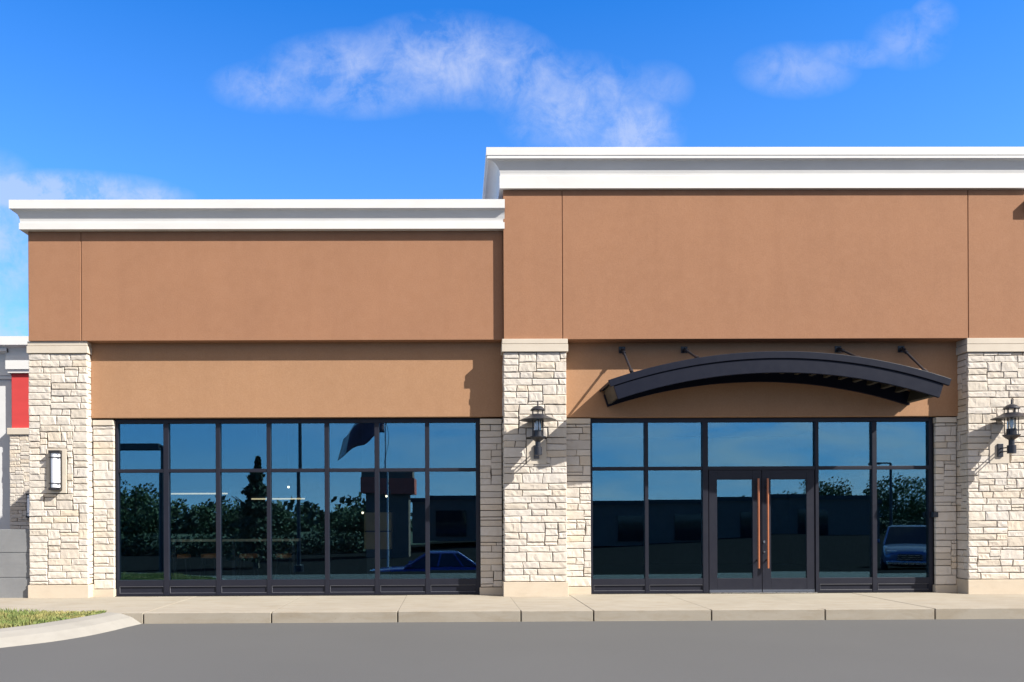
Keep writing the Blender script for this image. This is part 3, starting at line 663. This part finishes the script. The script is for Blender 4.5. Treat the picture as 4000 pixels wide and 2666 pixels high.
# ------------------------------------------------------------------ inside the shop, close behind the left glass
bc = thing('bar_counter', (-3.95, 1.05, 0), 'long wooden bar counter inside behind the left window', 'counter')
b = MB(); b.box(-5.12, -2.78, 0.92, 1.22, 0.90, 0.937); b.build('counter_top', M['pale_wood'], bc, bevel=0.004)
for x in (-5.0, -3.95, -2.9): 
    b = MB(); b.box(x - 0.03, x + 0.03, 1.06, 1.12, 0.004, 0.90); b.build('leg', M['black'], bc)
def stool(x, label):
    t = thing('bar_stool', (x, 1.5, 0), label, 'stool', 'bar stools at the counter inside')
    b = MB(); b.lathe([(0.15, 0.585), (0.165, 0.595), (0.165, 0.652), (0.15, 0.662)], x, 1.5, 20); b.build('seat', M['orange_wood'], t)
    for sx in (-1, 1):
        for sy in (-1, 1):
            b = MB(); b.tube([(x + 0.10 * sx, 1.5 + 0.10 * sy, 0.63), (x + 0.17 * sx, 1.5 + 0.17 * sy, 0.004)], 0.012, 8); b.build('leg', M['black'], t)
    b = MB(); b.tube([(x + 0.15 * math.cos(R(45 + 30 * k)), 1.5 + 0.15 * math.sin(R(45 + 30 * k)), 0.22) for k in range(13)], 0.008, 6); b.build('footrest', M['black'], t)
for x, l in ((-5.02, 'orange wood bar stool at the counter, leftmost of the row'), (-4.50, 'orange wood bar stool at the counter, second from the left'),
             (-3.80, 'orange wood bar stool at the counter, third from the left'), (-3.14, 'orange wood bar stool at the counter, rightmost of the row')): stool(x, l)
def glow(name, c, e):
    m, t, p, vec = mat(name); p.inputs['Base Color'].default_value = (*c, 1); p.inputs['Emission Color'].default_value = (*c, 1); p.inputs['Emission Strength'].default_value = e
    return m
M['led'] = glow('warm_strip_light', (1.0, 0.78, 0.48), 0.36); M['bulb'] = glow('warm_bulb', (1.0, 0.86, 0.62), 1.6)
def strip_lamp(x0, x1, y, z, l):
    t = thing('strip_lamp', ((x0 + x1) / 2, y, z), l, 'lamp', 'long lit strip lamps hung inside')
    b = MB(); b.box(x0, x1, y - 0.035, y + 0.035, z + 0.012, z + 0.05); b.build('housing', M['black'], t, bevel=0.003)
    b = MB(); b.box(x0 + 0.01, x1 - 0.01, y - 0.03, y + 0.03, z - 0.012, z + 0.0115); b.build('diffuser', M['led'], t)
    for x in (x0 + 0.1, x1 - 0.1):
        b = MB(); b.tube([(x, y, z + 0.05), (x, y, 3.449)], 0.005, 6); b.build('rod', M['black'], t)
strip_lamp(-5.11, -4.02, 0.95, 1.742, 'lit strip lamp hung behind the second and third left window panes')
strip_lamp(-3.66, -2.70, 1.15, 1.65, 'lit strip lamp, lower one behind the third and fourth left window panes')
def pendant(x, y, z, l):
    t = thing('pendant_lamp', (x, y, z), l, 'lamp', 'small pendant lamps inside')
    b = MB(); b.tube([(x, y, z + 0.10), (x, y, 3.449)], 0.004, 6); b.build('cord', M['black'], t)
    b = MB(); b.lathe([(0.055, z + 0.02), (0.05, z + 0.06), (0.02, z + 0.10)], x, y, 16); b.build('lamp_shade', M['black'], t)
    b = MB(); b.lathe([(0.008, z - 0.02), (0.018, z - 0.01), (0.021, z + 0.004), (0.018, z + 0.0195)], x, y, 14); b.build('bulb', M['bulb'], t, smooth=True)
pendant(-3.23, 2.3, 1.90, 'small lit pendant lamp behind the fourth left window pane')
pendant(-1.36, 2.4, 1.72, 'small lit pendant lamp behind the sixth left window pane, higher of two above the cabinet')
pendant(-1.80, 2.2, 1.40, 'small lit pendant lamp behind the fifth left window pane, lower of two above the cabinet')
cb = thing('cabinet', (-1.40, 1.3, 0), 'tan wooden cabinet inside behind the left window', 'cabinet')
b = MB(); b.box(-1.66, -1.17, 1.2, 1.6, 0.74, 1.40); b.build('body', M['tan'], cb, bevel=0.006)
b = MB(); b.box(-1.65, -1.18, 1.19, 1.1995, 1.05, 1.075); b.box(-1.42, -1.40, 1.19, 1.1995, 0.75, 1.39); b.build('door_trim', M['bronze'], cb)
b = MB(); b.box(-1.62, -1.21, 1.24, 1.56, 0.004, 0.74); b.build('plinth', M['black'], cb)

# ------------------------------------------------------------------ the far side of the car park, mirrored in the glass
def tree(x, y, h, rad, label, kind='leaf', n=5200, trunk=0.06):
    z0 = lot_z(x, y) - 0.1
    t = thing('conifer_tree' if kind == 'needle' else 'tree', (x, y, z0), label, 'tree', 'trees across the car park')
    b = MB(); pts = [(x, y, z0)]; 
    for k in range(1, 6): pts.append((x + random.uniform(-.1, .1), y + random.uniform(-.1, .1), z0 + h * 0.85 * k / 5))
    b.tube(pts, [0.05 * h * (0.55 - 0.1 * k) + 0.02 for k in range(6)], 8)
    for k in range(5):
        p = Vector(pts[2 + k % 3]); a = random.uniform(0, 6.28); b.tube([p, p + Vector((math.cos(a), math.sin(a), 0.7)) * rad * 0.6], [0.06, 0.02], 6)
    b.build('trunk', M['bark'], t)
    c = MB(); cl = [(random.gauss(0, .55), random.gauss(0, .55), random.uniform(-.9, .8), random.uniform(.3, .55)) for _ in range(24)]
    for _ in range(n):
        if kind == 'needle':
            f = random.random() ** 0.7; rr = rad * (1.02 - f) * random.uniform(0.25, 1.0) * (0.8 + 0.25 * math.sin(f * 40)); a = random.uniform(0, 6.28)
            p = Vector((x + rr * math.cos(a), y + rr * math.sin(a), z0 + h * (0.08 + 0.92 * f)))
        else:
            q = random.choice(cl); d = Vector((random.gauss(0, 1), random.gauss(0, 1), random.gauss(0, 1))).normalized() * q[3] * random.uniform(0.5, 1.1)
            p = Vector((x + (q[0] + d.x) * rad, y + (q[1] + d.y) * rad, z0 + h * trunk + (h * (1 - trunk)) * (0.5 + 0.45 * (q[2] + d.z) * 0.9)))
        s_ = random.uniform(0.08, 0.20) * (0.7 + rad * 0.12); ax = Vector((random.gauss(0, 1), random.gauss(0, 1), random.gauss(0, 1))).normalized(); bx = ax.orthogonal().normalized(); cx_ = ax.cross(bx)
        c.add([p - bx * s_, p - cx_ * s_ * 0.6, p + bx * s_, p + cx_ * s_ * 0.6], [(0, 1, 2, 3)])
    c.build('crown', M['needle' if kind == 'needle' else 'leaf'], t)
    return t
tree(-12.2, -36, 6.9, 2.3, 'tall dark conifer across the car park, mirrored in the left window', 'needle', 5000)
for i, (x, y, h, rr, l) in enumerate((
        (-28.6, -60, 6.6, 2.6, 'broad green tree mirrored behind the first left window pane'), (-34, -66, 7.4, 3.6, 'broad green tree mirrored at the far left window edge'),
        (-21.6, -66, 4.9, 3.2, 'low round tree mirrored behind the second left window pane'), (-16.4, -62, 4.7, 2.6, 'low round tree mirrored just left of the conifer'),
        (-10.9, -70, 4.5, 3.0, 'low spreading tree mirrored just right of the conifer'), (-7.9, -62, 4.2, 2.5, 'low round tree mirrored left of the red kiosk'),
        (53, -84, 7.0, 3.6, 'round tree mirrored at the right edge of the entrance glazing'), (47, -90, 6.5, 3.6, 'round tree mirrored beside the lamp post at right'), (61, -86, 7.5, 4.2, 'tall bushy tree mirrored furthest to the right'))):
    tree(x, y, h, rr, l)
def leafmass(name, spots, n, size, mat_, label, cat, kind=None):
    """spots: (x, y, z, rx, ry, rz) mounds filled with leaf-sized faces"""
    b = MB()
    for _ in range(n):
        x, y, z, rx, ry, rz = random.choice(spots); d = Vector((random.gauss(0, 1), random.gauss(0, 1), random.gauss(0, 1))).normalized() * random.uniform(0.55, 1.04)
        p = Vector((x + d.x * rx, y + d.y * ry, z + d.z * rz)); s_ = size * random.uniform(0.5, 1.4); ax = Vector((random.gauss(0, 1), random.gauss(0, 1), random.gauss(0, 1))).normalized(); bx = ax.orthogonal().normalized(); cx_ = ax.cross(bx)
        b.add([p - bx * s_, p - cx_ * s_ * 0.7, p + bx * s_, p + cx_ * s_ * 0.7], [(0, 1, 2, 3)])
    return tag(b.build(name, mat_), label, cat, kind=kind)
sp = [(-170 + k * 4.2 + random.uniform(-2, 2), -168 + random.uniform(-8, 8), random.uniform(-2, 1.0), random.uniform(3.5, 7), 5, random.uniform(3.2, 6.2)) for k in range(90)]
leafmass('distant_wood', sp, 26000, 0.75, M['needle'], 'distant band of woodland across the car park', 'woodland', 'stuff')
for xa, xb, y, l in ((-44, -8, -53, 'long dark hedge below the trees mirrored in the left window'), (37, 66, -74, 'dark hedge along the right side of the car park')):
    leafmass('hedge', [(x, y + random.uniform(-.2, .2), lot_z(x, y) + 0.75, 1.1, 0.8, random.uniform(0.85, 1.15)) for x in lin(xa, xb, int((xb - xa) / 0.9))], 11000, 0.13, M['needle'], l, 'hedge')

def shopblock(x0, x1, y, z1, label, m, door_xs):
    z0 = lot_z((x0 + x1) / 2, y) - 0.1
    t = thing('strip_mall_building', ((x0 + x1) / 2, y, z0), label, 'building')
    b = MB(); b.box(x0, x1, y - 12, y, z0, z1); b.build('wall', m, t)
    b = MB(); b.box(x0 - 0.15, x1 + 0.15, y - 12.1, y + 0.15, z1 - 0.35, z1); b.build('parapet', M['bronze'], t)
    for x in door_xs:
        b = MB(); b.box(x, x + 2.6, y + 0.001, y + 0.08, z0 + 0.4, z0 + 2.6); b.build('window', M['car_glass'], t)
shopblock(-3.9, 36.5, -56, 2.95, 'long low dark brown shop block across the car park', M['brownwall'], [-2 + 5.2 * k for k in range(7)])
ks = thing('kiosk_building', (-5.0, -46, -1.5), 'small red-brown kiosk with wide roof mirrored in the left window', 'building')
b = MB(); b.box(-6.5, -3.6, -48, -45.6, -1.7, 3.0); b.build('wall', M['brownwall'], ks)
b = MB(); b.box(-6.85, -3.15, -48.3, -45.3, 3.0, 4.15); b.build('roof_band', M['redbrown'], ks)
b = MB(); b.box(-4.7, -3.3, -48.1, -45.5, 4.15, 4.7); b.box(-6.8, -4.7, -48.2, -45.4, 4.15, 4.65, 0); b.build('upper_band', M['brownwall'], ks)
pr_ = thing('pale_roof_building', (50, -95, -0.5), 'long low building with pale roof beyond the right-hand lamp post', 'building')
b = MB(); b.box(44, 58, -100, -94, -0.8, 1.6); b.build('wall', M['brownwall'], pr_)
b = MB(); b.prism([(43.5, 1.6), (58.5, 1.6), (57.5, 2.75), (44.5, 2.75)], -100.5, -93.5); b.build('roof', M['palegrey'], pr_)

def lamp_post(x, y, h, arm, label, r_=0.10, box=None, hl=0.9):
    z0 = lot_z(x, y) - 0.1
    t = thing('lamp_post', (x, y, z0), label, 'lamp post', 'lamp posts in the car park')
    b = MB(); b.lathe([(0.28, z0), (0.28, z0 + 0.5), (r_ * 1.1, z0 + 0.55), (r_ * 0.85, h)], x, y, 14); b.build('pole', M['black'], t)
    b = MB(); s_ = 1 if arm > 0 else -1
    b.box(min(x, x + arm), max(x, x + arm), y - 0.06, y + 0.06, h - 0.02, h + 0.08); b.build('arm', M['black'], t)
    b = MB(); x2 = x + arm; hb = box or 0.16
    b.box(min(x2, x2 + s_ * hl), max(x2, x2 + s_ * hl), y - 0.2, y + 0.2, h - hb / 2, h + hb / 2); b.build('lamp_head', M['black'], t, bevel=0.02)
lamp_post(31.9, -45.5, 5.25, -0.8, 'black lamp post mirrored at the right end of the entrance glazing')
lamp_post(-8.55, -30.5, 9.0, 1.2, 'tall black lamp post mirrored in the fourth left window pane')
lamp_post(-14.15, -25.5, 4.72, -0.15, 'black lamp post with wide box head mirrored in the first window pane', 0.13, 0.32, 2.6)
fp = thing('flagpole', (-3.35, -25, lot_z(-3.35, -25)), 'slim flagpole mirrored in the left window', 'flagpole')
z0 = lot_z(-3.35, -25)
b = MB(); b.tube([(-3.35, -25, z0), (-3.35, -25, 8.2)], [0.05, 0.03], 10); b.build('pole', M['palegrey'], fp)
b = MB(); b.tube([(-3.30 + 0.12 * math.sin(k * 0.9), -24.9, 1.5 + 0.4 * k) for k in range(16)], 0.012, 5); b.build('halyard', M['black'], fp)
fl = MB(); nu, nv = 16, 8
for i in range(nu + 1):
    for j in range(nv + 1):
        s_, t_ = i / nu, j / nv
        fl.v.append((-3.40 - 2.35 * s_ * (0.95 - 0.1 * t_), -25 + 0.22 * math.sin(s_ * 9 + t_ * 2), 5.25 + 1.5 * t_ * (1 - 0.30 * s_) - 1.25 * s_ ** 1.2 + 0.08 * math.sin(s_ * 12)))
for i in range(nu):
    for j in range(nv): fl.f.append((i * (nv + 1) + j, (i + 1) * (nv + 1) + j, (i + 1) * (nv + 1) + j + 1, i * (nv + 1) + j + 1)); fl.mi.append(1 if i >= nu - 3 or j == nv - 1 else 0)
fo = fl.build('flag', [M['flag'], M['flagpale']], smooth=True); fo.modifiers.new('thickness', 'SOLIDIFY').thickness = 0.006
tag(fo, 'dark flag with pale edge flying from the flagpole, mirrored in the left window', 'flag')

def car(name, x, y, heading, Ln, Wd, Hh, belt, hood, cab, paint_m, label, cat, tall=False):
    """built along local +X = front; cab: (rear base, rear top, front top, front base) as fractions of the length"""
    t = thing(name, (0, 0, 0), label, cat, 'cars parked behind the viewer')
    hw = Wd / 2; X = lambda f: (f - 0.5) * Ln
    st = [(0.0, 0.42, belt * 0.80, 0.80), (0.03, 0.28, belt * 0.95, 0.93), (0.12, 0.24, belt, 1.0), (0.30, 0.22, belt * 1.01, 1.0), (0.60, 0.22, belt, 1.0), (cab[3], 0.22, hood * 1.04, 0.99), (0.88, 0.24, hood, 0.96), (0.97, 0.28, hood * 0.86, 0.88), (1.0, 0.40, hood * 0.72, 0.74)]
    b = MB(); vs = []
    for f, zb, zt, wf in st:
        h_ = hw * wf
        for yy, zz in ((-h_ * .8, zb), (-h_, zb + .14), (-h_ * 1.0, (zb + zt) / 2 + .05), (-h_ * .95, zt - .05), (-h_ * .82, zt), (0, zt + .03), (h_ * .82, zt), (h_ * .95, zt - .05), (h_, (zb + zt) / 2 + .05), (h_, zb + .14), (h_ * .8, zb)): vs.append((X(f), yy, zz))
    k = 11; b.add(vs, [(i * k + j, i * k + (j + 1) % k, (i + 1) * k + (j + 1) % k, (i + 1) * k + j) for i in range(len(st) - 1) for j in range(k)] + [tuple(range(k - 1, -1, -1)), tuple(range((len(st) - 1) * k, len(st) * k))])
    body = b.build('body', paint_m, t, smooth=True); s_ = body.modifiers.new('sub', 'SUBSURF'); s_.levels = 1; s_.render_levels = 2
    # cabin: glass band, painted roof and pillars
    zr = Hh; c0, c1, c2, c3 = [X(q) for q in cab]; wb, wt = hw * 0.90, hw * 0.70
    ring = lambda xa, xb, wd_, z: [(xa, -wd_, z), (xb, -wd_, z), (xb, wd_, z), (xa, wd_, z)]
    g = MB(); g.add(ring(c0, c3, wb, belt - 0.02) + ring(c1 - 0.02, c2 + 0.02, wt, zr - 0.05), [(0, 1, 5, 4), (1, 2, 6, 5), (2, 3, 7, 6), (3, 0, 4, 7), (4, 5, 6, 7), (3, 2, 1, 0)]); g.build('windows', M['car_glass'], t)
    r2 = MB(); r2.add(ring(c1 - 0.03, c2 + 0.03, wt + 0.015, zr - 0.06) + ring(c1 + 0.10, c2 - 0.12, wt * 0.86, zr), [(0, 1, 5, 4), (1, 2, 6, 5), (2, 3, 7, 6), (3, 0, 4, 7), (4, 5, 6, 7), (3, 2, 1, 0)])
    for sy in (-1, 1):
        for xa, xb in ((c0, c1), (c3, c2), ((c0 * .45 + c3 * .55), (c1 * .45 + c2 * .55)), (c0 * .8 + c3 * .2, c1 * .85 + c2 * .15)):
            r2.tube([(xa, sy * wb * 1.0, belt - 0.03), (xb, sy * wt * 1.01, zr - 0.05)], 0.04, 6)
    r2.build('roof', paint_m, t, bevel=0.02)
    for fx in (0.18, 0.80):
        for sy in (-1, 1):
            rw = 0.36 if tall else 0.32
            wv = MB(); cy = sy * (hw - 0.11); xx = X(fx)
            wv.tube([(xx, cy - 0.11, rw), (xx, cy + 0.11, rw)], rw, 24); wo = wv.build('wheel', M['rubber'], t, bevel=0.03)
            rm = MB(); rm.tube([(xx, cy + sy * 0.09, rw), (xx, cy + sy * 0.118, rw)], rw * 0.62, 16); rm.build('rim', M['steel'], wo)
    for sy in (-1, 1):
        hb = MB(); hb.box(X(0.955), X(0.985), sy * hw * .62 - .17, sy * hw * .62 + .17, hood * .70, hood * .84); hb.build('headlight', M['lens'], t, bevel=0.03)
        tb = MB(); tb.box(X(0.005), X(0.03), sy * hw * .68 - .14, sy * hw * .68 + .14, belt * .70, belt * .84); tb.build('tail_light', M['redbrown'], t, bevel=0.02)
        mb = MB(); mb.box(X(cab[3]) - 0.28, X(cab[3]) - 0.12, sy * (hw + 0.10) - .07, sy * (hw + 0.10) + .07, belt + 0.03, belt + 0.17); mb.build('mirror', paint_m, t, bevel=0.03)
    gr = MB(); gr.box(X(0.985), X(1.003), -hw * .42, hw * .42, hood * .50, hood * .72)
    for q in range(3): gr.box(X(1.0), X(1.006), -hw * .42, hw * .42, hood * (.53 + .07 * q), hood * (.55 + .07 * q), 1)
    gr.build('grille', [M['black'], M['steel']], t)
    bu = MB(); bu.box(X(0.96), X(1.012), -hw * .8, hw * .8, 0.34, 0.50); bu.build('bumper', paint_m if not tall else M['steel'], t, bevel=0.04)
    t.location = (x, y, lot_z(x, y)); t.rotation_euler = (0, 0, heading)
    return t
car('parked_sedan', -1.15, -17.6, R(178), 4.6, 1.8, 1.43, 0.90, 0.86, (0.10, 0.26, 0.52, 0.70), M['carblue'], 'dark blue sedan parked behind the viewer, mirrored in the left window', 'car')
car('parked_suv', 17.6, -17.4, R(118), 4.7, 1.9, 1.78, 1.08, 1.04, (0.02, 0.07, 0.55, 0.70), M['carslate'], 'slate blue off-road car mirrored at the right of the entrance glazing', 'car', True)
